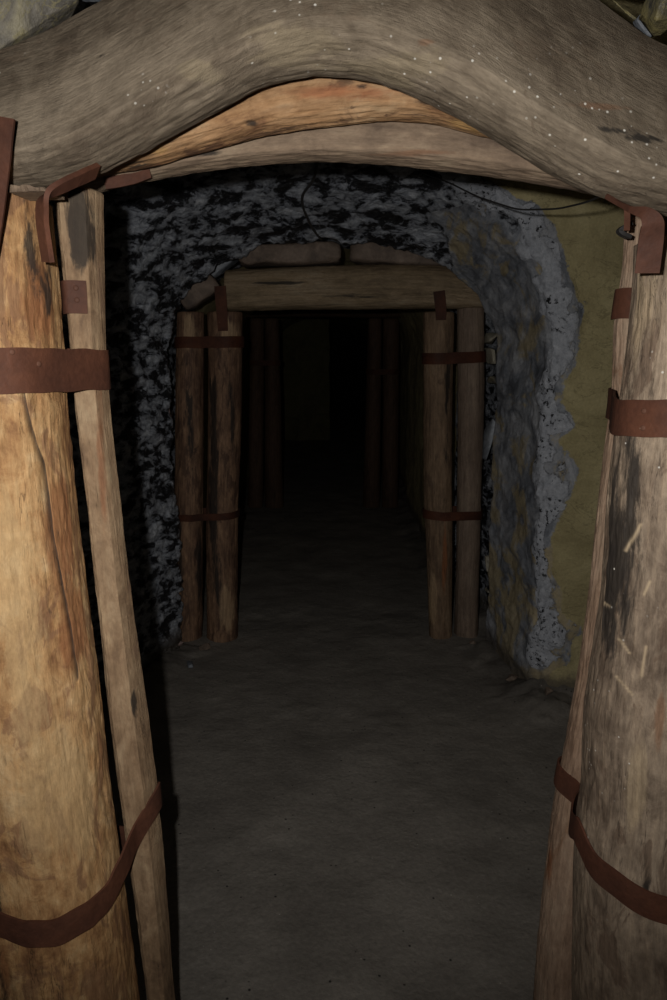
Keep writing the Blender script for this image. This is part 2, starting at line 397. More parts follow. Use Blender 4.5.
class Log:
    """a round timber; axis 'z' (post) or 'x' (beam). c1,c2 = centre in the two cross axes, r1,r2 = radii, all on stations t"""
    def __init__(s, axis, t, c1, c2, r1, r2, seed=0, lump=.05, flat=None, square=1.0, fine=.004, grooves=()):
        s.axis, s.t, s.c1, s.c2, s.r1, s.r2, s.seed, s.lump, s.flat, s.sq, s.fine = axis, t, c1, c2, r1, r2, seed, lump, flat, square, fine
        s.grooves = grooves
    def pts(s, ti_, th):
        """world points for arrays of station values and angles"""
        c1, c2, r1, r2 = [np.interp(ti_, s.t, q) for q in (s.c1, s.c2, s.r1, s.r2)]
        ct, st = np.cos(th), np.sin(th)
        Q = np.stack([ct*1.3, st*1.3, ti_*2.2], -1); Q2 = np.stack([ct*5, st*5, ti_*3], -1); Q3 = np.stack([ct*11, st*11, ti_*26], -1)
        m = 1+s.lump*vnoise(Q, s.seed)*1.2+s.lump*.4*vnoise(Q2, s.seed+5)
        f = s.fine*(vnoise(Q3, s.seed+9)+.6*vnoise(Q3*[2.3, 2.3, 2], s.seed+10))
        u = np.sign(ct)*np.abs(ct)**s.sq*r1*m+ct*f; v = np.sign(st)*np.abs(st)**s.sq*r2*m+st*f
        if s.flat:
            for (dx, dy, k) in s.flat:      # planes that shave the log flat
                d = u*dx+v*dy; lim = k*np.abs(dx*r1+dy*r2) ; ex = np.clip(d-lim, 0, None)*.9
                u = u-ex*dx; v = v-ex*dy
        a, b = c1+u, c2+v
        return np.stack([a, b, ti_], -1) if s.axis == 'z' else np.stack([ti_, a, b], -1), u, v
    def build(s, name, mat, nseg=160, dens=.006, blobs=(), groove=None, scratches=()):
        n = max(8, int((s.t[-1]-s.t[0])/dens)); tt = np.linspace(s.t[0], s.t[-1], n)
        th = np.linspace(0, 2*np.pi, nseg, endpoint=False)
        T, Th = np.meshgrid(tt, th, indexing='ij'); Pw, u, v = s.pts(T, Th)
        att = {k: np.zeros(T.shape) for k in ('dark', 'warm', 'pale', 'split', 'scratch')}
        if groove:       # a long drying split on the side facing the walkway
            for (path, wdt, dep) in groove:
                G = np.array(path); gx = np.interp(Pw[..., 2], G[::-1, 2], G[::-1, 0])
                inside = (Pw[..., 2] < G[0, 2]) & (Pw[..., 2] > G[-1, 2]) & (v < 0)
                w = np.exp(-((Pw[..., 0]-gx)/wdt)**2)*inside
                Pw[..., 1] += w*dep; att['split'] += w
        for a, b in scratches:
            ab = (b-a)[[0, 2]]; ap = Pw[..., [0, 2]]-a[[0, 2]]; tt_ = np.clip((ap@ab)/(ab@ab), 0, 1)
            dd = np.linalg.norm(ap-tt_[..., None]*ab, axis=-1); att['scratch'] += np.exp(-(dd/.0016)**2)*(v < 0)
        for (kind, c, rx, rz) in blobs:
            if s.axis == 'z': d = ((Pw[..., 0]-c[0])/rx)**2+((Pw[..., 2]-c[2])/rz)**2
            else: d = ((Pw[..., 0]-c[0])/rx)**2+((Pw[..., 2]-c[2])/rz)**2
            side = (v < 0) if s.axis == 'z' else (u < 0)
            att[kind] += np.exp(-d)*side
        gr = np.stack([u, v, T], -1)
        Vv = list(Pw.reshape(-1, 3)); G = list(gr.reshape(-1, 3))
        ix = np.arange(n*nseg).reshape(n, nseg); jx = np.roll(ix, -1, 1)
        q = np.stack([ix[:-1], jx[:-1], jx[1:], ix[1:]], -1).reshape(-1, 4).tolist()
        if s.axis == 'x': q = [f[::-1] for f in q]
        # end faces: sawn rings
        for e, row in ((0, ix[0]), (1, ix[-1])):
            rings = [row]
            c = Pw[0 if e == 0 else -1].mean(0)
            prev = list(row)
            for kf in (.9, .5):
                cur = []
                for r_ in row:
                    p = Pw.reshape(-1, 3)[r_]; pp = c+(p-c)*kf
                    off = .004 if kf < .95 else 0
                    if s.axis == 'z': pp = pp+[0, 0, off*(1 if e else -1)]
                    else: pp = pp+[off*(1 if e else -1), 0, 0]
                    cur.append(len(Vv)); Vv.append(pp); G.append(np.array([gr.reshape(-1, 3)[r_][0]*kf, gr.reshape(-1, 3)[r_][1]*kf, T.flat[r_]]))
                for k in range(nseg):
                    a, b = prev[k], prev[(k+1) % nseg]; c1_, d1 = cur[(k+1) % nseg], cur[k]
                    f = (a, b, c1_, d1)
                    if (e == 0) == (s.axis == 'z'): f = f[::-1]
                    q.append(f)
                prev = cur
            q.append(tuple(prev) if (e == 1) == (s.axis == 'z') else tuple(prev[::-1]))
        extra = len(Vv)-n*nseg
        for k in att: att[k] = np.concatenate([np.clip(att[k], 0, 1.5).reshape(-1), np.zeros(extra)])
        o = link_mesh(name, Vv, q, mat, attrs=att, vattrs=dict(grain=np.array(G)))
        return o

def post(edges, Yc, ratio=1.0, z0=None, z1=None, ry=None, yk=None, seed=0, lump=.04, flat=None, extra_bottom=None, fine=.0013, sq=1.0):
    """edges: rows (py, x left, x right) read at the depth of the post's axis"""
    zz, cx, rr = [], [], []
    for py, xl, xr in edges:
        a, b = at(xl, py, Yc), at(xr, py, Yc); zz.append(a[2]); cx.append((a[0]+b[0])/2); rr.append((b[0]-a[0])/2)
    o = np.argsort(zz); zz = np.array(zz)[o]; cx = np.array(cx)[o]; rr = np.array(rr)[o]
    z0 = zz[0] if z0 is None else z0; z1 = zz[-1] if z1 is None else z1
    # carry the line of the lowest keys down to the floor
    if z0 < zz[0]:
        k = min(2, len(zz)-1); sl = (cx[k]-cx[0])/(zz[k]-zz[0])
        cx = np.insert(cx, 0, cx[0]+sl*(z0-zz[0])); rr = np.insert(rr, 0, rr[0]*1.03); zz = np.insert(zz, 0, z0)
    t = np.linspace(z0, z1, 120)
    c = smooth_keys(t, zz, cx); r = smooth_keys(t, zz, rr)
    ryv = r*ratio if ry is None else np.full_like(t, ry)
    return Log('z', t, c, np.full_like(t, Yc), r, ryv, seed, lump, flat, sq, fine)

def P_(px, py, Y): return at(px, py, Y)

# --- palettes
pine = [(.28, .135, .058), (.49, .27, .115), (.64, .39, .18), (.75, .52, .28)]
W_L1 = wood('peeled_pine_warm', gain=0.78, ak=1.9, cols=pine, patch=(.30, .155, .08), patch_lo=.545, pale=(.62, .42, .21), warm=(.36, .15, .06), streak=.25, off=0.3)
W_L2 = wood('peeled_pine_grey', gain=0.72, ak=1.6, cols=[(.20, .125, .075), (.31, .20, .115), (.40, .27, .16), (.50, .36, .22)], patch=(.26, .16, .10), patch_lo=.60, streak=.35, off=2.1, warm=(.30, .13, .06))
W_R1 = wood('pale_split_timber', gain=0.66, ak=1.2, cols=[(.30, .19, .125), (.42, .28, .19), (.50, .345, .24), (.56, .41, .29)], patch=(.34, .2, .12), patch_lo=.64, streak=.3, off=5.1, crack=.3)
W_R2 = wood('weathered_post', gain=0.84, ak=1.6, cols=[(.12, .085, .06), (.24, .18, .13), (.34, .262, .19), (.45, .35, .255)], patch=(.17, .115, .08), patch_lo=.56, streak=.5, off=7.7, specks=.12, warm=(.30, .17, .10), pale=(.52, .40, .26))
W_BA = wood('weathered_beam', gain=0.86, ak=3.0, cols=[(.135, .103, .072), (.19, .15, .106), (.24, .192, .138), (.29, .235, .170)], patch=(.175, .13, .09), patch_lo=.60, streak=.22, specks=.30, off=3.3, pale=(.32, .26, .17), warm=(.24, .14, .085), crack=.25)
W_BB = wood('peeled_beam_orange', gain=0.74, ak=1.8, cols=[(.24, .12, .06), (.44, .25, .12), (.55, .33, .17), (.62, .42, .24)], patch=(.14, .075, .045), patch_lo=.575, streak=.4, off=9.2, warm=(.42, .16, .07), pale=(.62, .38, .14))
W_BC = wood('brown_split_beam', gain=0.80, ak=1.5, cols=[(.17, .12, .085), (.25, .18, .125), (.31, .225, .155), (.38, .29, .20)], patch=(.22, .15, .1), patch_lo=.64, streak=.4, off=11.2, warm=(.26, .14, .08))
W_F1 = wood('far_post_dark', gain=.80, cols=[(.11, .06, .04), (.19, .11, .07), (.28, .165, .10), (.40, .25, .15)], patch=(.09, .05, .035), patch_lo=.56, streak=.7, off=13.0)
W_F2 = wood('far_post_brown', gain=.75, cols=[(.15, .095, .06), (.22, .145, .09), (.28, .185, .115), (.34, .24, .155)], patch=(.14, .09, .06), patch_lo=.6, streak=.6, off=15.0)
W_F3 = wood('far_post_grey_brown', gain=.72, cols=[(.19, .135, .10), (.24, .175, .13), (.28, .205, .155), (.33, .25, .185)], patch=(.2, .14, .11), patch_lo=.64, streak=.5, off=17.0)
W_FB = wood('far_beam', gain=.80, cols=[(.20, .145, .09), (.27, .20, .12), (.33, .245, .155), (.38, .30, .20)], patch=(.22, .15, .09), patch_lo=.64, streak=.6, off=19.0)
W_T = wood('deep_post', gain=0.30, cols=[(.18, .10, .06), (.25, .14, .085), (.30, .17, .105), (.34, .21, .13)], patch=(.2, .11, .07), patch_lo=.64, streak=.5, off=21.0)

# ================================================================== NEAR TIMBER SET
YN = 1.15
def bl(kind, px, py, w, h, Y=1.05):     # blob centre from where it sits on the timber, size in metres from its span
    c = at(px, py, Y); s_ = np.linalg.norm(at(px+1, py, Y)-at(px, py, Y)); return (kind, c, w*s_, h*s_)

L1 = post([(190, -104, 43), (260, -106, 51), (350, -103, 59), (420, -98, 64), (480, -92, 69), (560, -80, 78), (630, -70, 86), (700, -58, 95), (780, -44, 104), (870, -28, 118), (1000, -14, 135)],
          1.16, 1.0, z0=.0, z1=1.712, seed=3, lump=.035)
g1 = [at(x, y, 1.05) for x, y in ((12, 392), (18, 430), (27, 470), (36, 540), (46, 600), (55, 650), (62, 700))]
L1o = L1.build('timber_post', W_L1, nseg=480, dens=.0045, groove=[(g1, .0015, .007)],
    blobs=[bl('warm', 40, 540, 10, 70), bl('warm', 56, 650, 10, 60), bl('warm', 20, 300, 14, 50), bl('dark', 12, 240, 5, 60), bl('dark', 24, 280, 4, 50), bl('dark', 35, 330, 4, 40),
           bl('pale', 15, 600, 22, 120), bl('pale', 40, 800, 30, 80), bl('warm', 85, 760, 8, 50), bl('pale', 70, 830, 10, 50), bl('dark', 64, 545, 2.5, 12),
           bl('warm', 30, 215, 12, 20), bl('pale', 60, 520, 8, 60), bl('dark', 102, 862, 3, 10), bl('warm', 8, 960, 8, 40), bl('dark', -2, 900, 10, 130)])
tag(L1o, 'thick warm-toned peeled pine post with a long thin split at the left edge', 'timber post')
L2 = post([(183, 56, 104), (230, 60, 104), (290, 67, 105), (350, 72, 106), (400, 76, 109), (480, 86, 118), (560, 94, 127), (630, 102, 136), (700, 109, 146), (780, 119, 157), (870, 132, 166), (1000, 149, 175)],
          1.24, 1.15, z0=0.0, z1=1.742, seed=8, lump=.05, flat=[(.35, -.94, .80), (.94, -.3, .85)], fine=.0013)
L2o = L2.build('timber_post', W_L2, nseg=240, dens=.005,
    blobs=[bl('dark', 74, 205, 11, 26, 1.19), bl('dark', 76, 250, 10, 30, 1.19), bl('dark', 74, 230, 10, 30, 1.19), bl('dark', 128, 700, 3.0, 11, 1.14), bl('dark', 120, 725, 2, 14, 1.14), bl('warm', 106, 900, 6, 60, 1.14),
           bl('pale', 84, 340, 10, 30, 1.14), bl('pale', 100, 200, 5, 60, 1.14), bl('pale', 110, 560, 10, 60, 1.14), bl('warm', 85, 480, 5, 80, 1.14)])
tag(L2o, 'thinner peeled post with a charred-looking top, pressed against the thick post on the left', 'timber post')

R2 = post([(205, 640, 780), (260, 638, 782), (320, 634, 786), (400, 624, 782), (440, 617, 776), (500, 611, 770), (590, 606, 766), (650, 598, 760), (720, 588, 752), (790, 586, 750), (840, 579, 744), (880, 577, 742), (1000, 575, 742)],
          1.16, .95, z0=0.0, z1=1.655, seed=14, lump=.03)
SCR = [((600, 672), (611, 648)), ((607, 676), (615, 655)), ((612, 680), (622, 650)), ((618, 640), (628, 624)), ((632, 652), (638, 662)), ((628, 690), (637, 700)), ((640, 560), (650, 530)),
       ((596, 705), (605, 716)), ((645, 680), (650, 650)), ((604, 660), (618, 668)), ((650, 600), (655, 585)), ((622, 575), (626, 590))]
R2o = R2.build('timber_post', W_R2, nseg=480, dens=.0035, scratches=[(at(*a, 1.06), at(*b, 1.06)) for a, b in SCR],
    blobs=[bl('dark', 628, 560, 10, 60), bl('dark', 622, 640, 9, 80), bl('dark', 603, 700, 7, 60), bl('dark', 590, 800, 5, 60), bl('dark', 585, 900, 5, 80), bl('pale', 622, 455, 6, 25), bl('pale', 617, 480, 4, 18),
           bl('dark', 650, 480, 5, 60), bl('pale', 640, 800, 8, 60), bl('dark', 645, 880, 5, 50), bl('pale', 655, 300, 30, 60), bl('warm', 660, 720, 4, 40), bl('dark', 640, 560, 14, 90)])
tag(R2o, 'broad weathered grey-brown post with scratches at the right edge of the entrance', 'timber post')
R1 = post([(200, 628, 690), (250, 625, 688), (295, 622, 684), (305, 616, 680), (340, 615, 680), (400, 613, 676), (440, 607, 670), (500, 600, 664), (570, 593, 656), (620, 587, 650), (670, 580, 643), (715, 572, 636), (760, 564, 630), (810, 554, 622), (880, 546, 615), (940, 539, 608), (1000, 534, 604)],
          1.375, .9, z0=0.0, z1=1.735, seed=19, lump=.025, flat=[(-.8, -.6, .86)])
R1o = R1.build('timber_post', W_R1, nseg=200, dens=.006, blobs=[bl('dark', 553, 812, 3, 8, 1.25), bl('warm', 552, 950, 4, 40, 1.25), bl('warm', 622, 380, 2.5, 30, 1.25), bl('warm', 566, 900, 3, 30, 1.25), bl('dark', 612, 350, 1.5, 20, 1.25)])
tag(R1o, 'slim pale post half hidden behind the broad weathered post on the right', 'timber post')

# --- beams
def beam(keys, Yc, ry, seed=0, lump=.03, flat=None, yk=None, k=.8, sq=1.0):
    """keys: rows (px, y of lower edge, y of upper edge)"""
    xx, cz, rz = [], [], []
    for px, yb, yt in keys:
        a, b = at(px, yb, Yc), at(px, yt, Yc); xx.append((a[0]+b[0])/2); cz.append((a[2]+b[2])/2); rz.append((b[2]-a[2])/2)
    t = np.linspace(xx[0], xx[-1], 160)
    yc = np.full_like(t, Yc) if yk is None else np.interp(t, [xx[0], xx[-1]], yk)
    return Log('x', t, yc, smooth_keys(t, xx, cz, k), np.full_like(t, ry), smooth_keys(t, xx, rz, k), seed, lump, flat, sq, .0016)

BA = beam([(-130, 200, 90), (-60, 193, 75), (0, 189, 55), (50, 184, 32), (95, 170, 4), (150, 142, -35), (215, 106, -80), (262, 82, -110), (315, 71, -130), (370, 76, -130), (420, 94, -115), (470, 119, -95), (520, 149, -60), (560, 173, -35), (600, 194, -10), (640, 205, 30), (667, 212, 45), (740, 228, 70), (820, 240, 90)],
          1.12, .115, seed=27, lump=.018, k=.4, flat=[(-.97, -.25, .72), (-.9, .43, .70)])
BAo = BA.build('timber_beam', W_BA, nseg=300, dens=.005,
    blobs=[bl('dark', 610, 130, 26, 4), bl('dark', 645, 138, 22, 4), bl('warm', 425, 45, 10, 3), bl('pale', 290, 40, 50, 18), bl('pale', 200, 70, 25, 10), bl('dark', 97, 50, 4, 2.5),
           bl('warm', 600, 105, 40, 4), bl('pale', 400, 60, 60, 15), bl('dark', 526, 136, 3, 3), bl('dark', 551, 152, 3, 3)])
tag(BAo, 'massive naturally arched grey timber beam across the top of the entrance', 'timber beam')
BB = beam([(88, 176, 150), (105, 172, 136), (145, 166, 122), (210, 148, 92), (275, 131, 70), (333, 124, 58), (388, 118, 52), (433, 120, 58), (483, 134, 72), (533, 149, 92), (580, 168, 130)],
          1.285, .05, seed=33, lump=.05)
BBo = BB.build('timber_beam', W_BB, nseg=160, dens=.005,
    blobs=[bl('dark', 150, 160, 25, 4, 1.24), bl('dark', 130, 165, 14, 5, 1.24), bl('pale', 150, 148, 20, 5, 1.24), bl('warm', 333, 92, 60, 8, 1.24), bl('dark', 252, 121, 9, 3, 1.24), bl('pale', 480, 120, 40, 8, 1.24), bl('dark', 360, 88, 10, 5, 1.24), bl('dark', 440, 100, 20, 3, 1.24)])
tag(BBo, 'orange-toned peeled log tucked under the big arched beam', 'timber beam')
BC = beam([(60, 200, 160), (107, 188, 150), (150, 179, 138), (200, 170, 126), (280, 162, 116), (333, 160, 114), (403, 165, 112), (473, 173, 120), (543, 183, 132), (603, 195, 148), (680, 208, 168)],
          1.385, .055, seed=39, lump=.03, flat=[(-1, -.1, .7)])
BCo = BC.build('timber_beam', W_BC, nseg=140, dens=.006, blobs=[bl('dark', 200, 150, 30, 3, 1.33), bl('warm', 420, 150, 40, 3, 1.33)])
tag(BCo, 'brown split log, lowest of the three beams over the entrance', 'timber beam')

# ================================================================== STRAPS
def outline(logs, z, n=160, hullmix=.5, off=.003):
    pts = []
    for L in logs:
        th = np.linspace(0, 2*np.pi, 90, endpoint=False)
        p, _, _ = L.pts(np.full(90, z), th); pts.append(p[:, :2])
    allp = np.vstack(pts)
    # hull
    q = sorted(map(tuple, allp)); lo, up = [], []
    cr = lambda o, a, b: (a[0]-o[0])*(b[1]-o[1])-(a[1]-o[1])*(b[0]-o[0])
    for p in q:
        while len(lo) > 1 and cr(lo[-2], lo[-1], p) <= 0: lo.pop()
        lo.append(p)
    for p in reversed(q):
        while len(up) > 1 and cr(up[-2], up[-1], p) <= 0: up.pop()
        up.append(p)
    hull = np.array(lo[:-1]+up[:-1])
    c = np.array([(allp[:, 0].min()+allp[:, 0].max())/2, (allp[:, 1].min()+allp[:, 1].max())/2])
    def radial(poly, ang):
        d = np.array([math.cos(ang), math.sin(ang)]); best = 0
        for i in range(len(poly)):
            a, b = poly[i]-c, poly[(i+1) % len(poly)]-c; e = b-a
            den = d[0]*e[1]-d[1]*e[0]
            if abs(den) < 1e-12: continue
            t = (a[0]*e[1]-a[1]*e[0])/den; u = (a[0]*d[1]-a[1]*d[0])/den
            if t > 0 and -1e-6 <= u <= 1+1e-6: best = max(best, t)
        return best
    ang = np.linspace(0, 2*np.pi, n, endpoint=False); out = []
    rs = []
    for a in ang:
        rh = radial(hull, a); ru = max([radial(p, a) for p in pts]+[0]); ru = ru if ru > 0 else rh
        rs.append(rh*hullmix+ru*(1-hullmix))
    rs = np.array(rs); 
    for i in range(n): out.append(c+(rs[i]+off)*np.array([math.cos(ang[i]), math.sin(ang[i])]))
    return np.array(out)

def band(name, logs, zfun, width, thick=.004, hullmix=1., off=.0035, arc=None, mat=None, n=160, wob=.002, seed=0, twist=0.0):
    """a flat iron strap laid around logs. zfun(x)->centre height"""
    zc = np.mean([zfun(float(np.interp(1.0, L.t, L.c1))) for L in logs])
    def ring(dz):
        pts = []
        cache = {}
        base = outline(logs, zc, n, hullmix, off)
        for i, p in enumerate(base):
            z = zfun(p[0]); zq = round((z+dz)*50)/50
            if zq not in cache: cache[zq] = outline(logs, max(.02, min(zq, min(L.t[-1] for L in logs)-.002)), n, hullmix, off)
            pts.append((cache[zq][i][0], cache[zq][i][1], z+dz))
        return np.array(pts)
    top, mid, bot = ring(width/2), ring(0), ring(-width/2)
    if arc:
        ang = np.degrees(np.linspace(0, 2*np.pi, n, endpoint=False)); keep = [i for i in range(n) if arc[0] <= (ang[i] % 360) <= arc[1]]
        top, mid, bot = top[keep], mid[keep], bot[keep]
    closed = arc is None
    def smoothp(a):
        a = a.copy()
        for _ in range(2):
            b = a.copy()
            if closed: b = (np.roll(a, 1, 0)+2*a+np.roll(a, -1, 0))/4
            else: b[1:-1] = (a[:-2]+2*a[1:-1]+a[2:])/4
            a = b
        return a
    top, mid, bot = map(smoothp, (top, mid, bot)); m = len(top)
    tot = []; rows = [top, mid, bot]
    c2 = mid[:, :2].mean(0) if closed else np.array([np.mean([np.interp(mid[:, 2].mean(), L.t, L.c1) for L in logs]), np.mean([np.interp(mid[:, 2].mean(), L.t, L.c2) for L in logs])])
    dirs = []
    for i in range(m):
        a, b = mid[(i-1) % m if closed else max(i-1, 0)], mid[(i+1) % m if closed else min(i+1, m-1)]
        t = b-a; nrm = np.array([t[1], -t[0], 0]); nrm /= np.linalg.norm(nrm)+1e-9
        if np.dot(nrm[:2], mid[i][:2]-c2) < 0: nrm = -nrm
        dirs.append(nrm)
    dirs = np.array(dirs)
    wv = wob*vnoise(mid*[25, 25, 3], seed)[:, None]
    prof = []
    for r in rows: r[:, 2] += wv[:, 0]
    outer = [r+dirs*thick for r in rows]
    loop = [rows[0], outer[0], outer[1], outer[2], rows[2], rows[1]]   # cross section of six points
    Vv = np.concatenate(loop); q = []
    for k in range(6):
        k2 = (k+1) % 6
        for i in range(m if closed else m-1):
            j = (i+1) % m; q.append((k*m+i, k*m+j, k2*m+j, k2*m+i))
    if not closed:
        q.append(tuple(k*m for k in range(6))); q.append(tuple(k*m+m-1 for k in range(6))[::-1])
    o = link_mesh(name, Vv, q, mat or M_RUST, smooth=True)
    fix_normals(o); return o
def fix_normals(o):
    bm = bmesh.new(); bm.from_mesh(o.data); bmesh.ops.recalc_face_normals(bm, faces=bm.faces); bm.to_mesh(o.data); bm.free()
    e = o.modifiers.new('edge', 'EDGE_SPLIT'); e.split_angle = math.radians(40)

def ztab(rows, Y, objs=None):
    if objs:
        hs = []
        for a, b in rows:
            best = None; d = Vector(ray(a, b)).normalized()
            for o in objs:
                ok, p, _, _ = o.ray_cast(Vector((0, 0, CZ)), d)
                if ok and (best is None or p.length < best.length): best = p
            if best is not None and (best.y < Y+.06): hs.append((best.x, best.z))
            else:
                q = at(a, b, Y+.03); hs.append((q[0], q[2]))
        hs.sort(); xs_ = [q[0] for q in hs]; zs_ = [q[1] for q in hs]
        return lambda x: float(np.interp(x, xs_, zs_))
    """height of a strap along x from readings (px, py) on the front face at depth Y"""
    p = [at(a, b, Y) for a, b in rows]; xs_ = [q[0] for q in p]; zs_ = [q[2] for q in p]
    return lambda x: float(np.interp(x, xs_, zs_))
o = band('iron_strap', [L1, L2], ztab([(-110, 371), (0, 371), (60, 371), (107, 376)], 1.06, [L1o, L2o]), .064, hullmix=1.)
tag(o, 'wide flat rusty strap, upper of the two around the left pair of posts', 'iron strap')
lowL = ztab([(-60, 925), (0, 918), (25, 930), (60, 927), (90, 910), (110, 890), (122, 872), (140, 850), (160, 822), (175, 800)], 1.07, [L1o, L2o])
o = band('iron_strap', [L1, L2], lowL, .046, hullmix=.55, off=.006, seed=4)
tag(o, 'sagging rusty strap, lower of the two around the left pair of posts', 'iron strap')
o = band('iron_strap', [R1, R2], ztab([(600, 422), (625, 420), (667, 419), (760, 419)], 1.08, [R1o, R2o]), .054, hullmix=.9)
tag(o, 'flat rusty strap, upper of the two around the right pair of posts', 'iron strap')
lowR = ztab([(545, 770), (563, 783), (574, 806), (579, 838), (590, 858), (610, 876), (640, 897), (667, 907), (740, 905)], 1.12, [R1o, R2o])
o = band('iron_strap', [R1, R2], lowR, .046, hullmix=.45, off=.006, seed=9)
tag(o, 'drooping rusty strap, lower of the two around the right pair of posts', 'iron strap')

def ribbon(name, pts, wdirs, widths, thick=.004, mat=None, n=60):
    pts = np.array(pts, float); wd = np.array(wdirs, float); ws = np.array(widths, float)
    d = np.r_[0, np.cumsum(np.linalg.norm(np.diff(pts, axis=0), axis=1))]; t = np.linspace(0, d[-1], n)
    sm = lambda v: smooth_keys(t, d, v, .45)
    C = np.stack([sm(pts[:, k]) for k in range(3)], 1); D = np.stack([sm(wd[:, k]) for k in range(3)], 1); D /= np.linalg.norm(D, axis=1, keepdims=True)
    Wd = sm(ws); Tn = np.gradient(C, axis=0); Tn /= np.linalg.norm(Tn, axis=1, keepdims=True)
    D = D-Tn*np.sum(D*Tn, 1, keepdims=True); D /= np.linalg.norm(D, axis=1, keepdims=True)
    Nn = np.cross(Tn, D)
    rows = [C+D*Wd[:, None]/2+Nn*thick/2, C-D*Wd[:, None]/2+Nn*thick/2, C-D*Wd[:, None]/2-Nn*thick/2, C+D*Wd[:, None]/2-Nn*thick/2]
    Vv = np.concatenate(rows); q = []
    for k in range(4):
        k2 = (k+1) % 4
        for i in range(n-1): q.append((k*n+i, k*n+i+1, k2*n+i+1, k2*n+i))
    q.append((0, n, 2*n, 3*n)); q.append((3*n+n-1, 2*n+n-1, n+n-1, n-1))
    o = link_mesh(name, Vv, q, mat or M_RUST); fix_normals(o); return o

def srf(o, px, py, off=.003):
    d = Vector(ray(px, py)).normalized(); ok, p, nr, _ = o.ray_cast(Vector((0, 0, CZ)), d)
    return np.array(p)-np.array(d)*off if ok else at(px, py, 1.33)
# bent cleat from the arched beam down to the thick left post, seen nearly edge on
o = ribbon('iron_cleat', [P_(96, 171, 1.10), P_(82, 177, 1.07), P_(62, 186, 1.04), P_(48, 193, 1.03), P_(42, 203, 1.03), P_(42, 222, 1.035), P_(45, 242, 1.04), P_(48, 262, 1.045)],
           [(.25, -1, .3), (.3, -1, .4), (.4, -.9, .5), (.6, -.8, .4), (.8, -.7, 0), (.75, -.7, 0), (.75, -.7, 0), (.75, -.7, 0)], [.022]*8, thick=.007)
tag(o, 'bent rusty cleat hooked from the arched beam onto the top of the thick left post', 'iron cleat')
o = ribbon('iron_cleat', [P_(2, 117, 1.00), P_(-1, 145, 1.0), P_(-5, 180, 1.01), P_(-10, 220, 1.025), P_(-15, 255, 1.035)], [(1, -.1, .05)]*5, [.033]*5)
tag(o, 'straight rusty cleat nailed over the beam end at the upper left edge', 'iron cleat')
o = ribbon('iron_cleat', [srf(BCo, 104, 180), srf(BCo, 118, 178), srf(BCo, 134, 175), srf(BCo, 150, 171)], [(0, 0, 1)]*4, [.030, .030, .028, .022])
tag(o, 'short rusty strap end lying on the left end of the lowest beam', 'iron cleat')
o = band('iron_cleat', [L2], ztab([(50, 294), (110, 293)], 1.14), .050, hullmix=1, arc=(180, 296), off=.003, n=120)
tag(o, 'small square rusty plate on the thinner left post below its charred top', 'iron cleat')
o = band('iron_cleat', [R1], ztab([(600, 300), (660, 300)], 1.25), .052, hullmix=1, arc=(165, 292), off=.003, n=120)
tag(o, 'small rusty plate on the slim pale right post', 'iron cleat')
o = ribbon('iron_cleat', [P_(606, 196, 1.10), P_(618, 203, 1.09), P_(632, 210, 1.05), P_(646, 213, 1.03), P_(653, 222, 1.025), P_(651, 240, 1.035), P_(647, 273, 1.045)],
           [(.1, -1, .5), (.1, -1, .5), (.3, -.8, .7), (.7, -.5, .6), (1, -.2, .2), (1, -.25, 0), (1, -.3, 0)], [.006, .006, .008, .016, .028, .031, .031], thick=.004)
tag(o, 'curved rusty cleat joining the arched beam to the broad right post', 'iron cleat')
o = ribbon('iron_cleat', [P_(627, 205, 1.22), P_(627.5, 216, 1.225), P_(627, 230, 1.235)], [(.8, -.5, 0)]*3, [.009]*3, n=20)
tag(o, 'narrow rusty strip hanging at the top of the slim pale right post', 'iron cleat')

M_NAIL = rust('nail_head_iron', (.10, .046, .03), (.13, .062, .040), (.07, .032, .022))
def nail(o, px, py, r=.0042):
    d = Vector(ray(px, py)).normalized(); ok, p, nr, _ = o.ray_cast(Vector((0, 0, CZ)), d)
    if not ok: return
    t1 = nr.orthogonal().normalized(); t2 = nr.cross(t1); Vv, q = [], []; prof = [(1.0, -.3), (1.0, .10), (.8, .30), (.4, .42)]; n = 18
    for rr, hh in prof:
        for k in range(n):
            a = 2*math.pi*k/n; Vv.append(p+(t1*math.cos(a)+t2*math.sin(a))*r*rr+nr*r*hh)
    for i in range(3):
        for k in range(n): q.append((i*n+k, i*n+(k+1) % n, (i+1)*n+(k+1) % n, (i+1)*n+k))
    q.append(tuple(3*n+k for k in range(n))); q.append(tuple(range(n))[::-1])
    link_mesh('nail_head', Vv, q, M_NAIL, parent=o)
bpy.context.view_layer.update()
NB = {}
for o in list(COL.objects):
    if o.name.startswith('iron_'): NB[o['label']] = o
def find(t): return next(v for k, v in NB.items() if t in k)
for t, pts in (('upper of the two around the left', [(39, 364), (12, 352)]), ('upper of the two around the right', [(644, 411), (643, 428)]), ('small square rusty plate', [(76, 288), (77, 300)]),):
    for a, b in pts: nail(find(t), a, b)
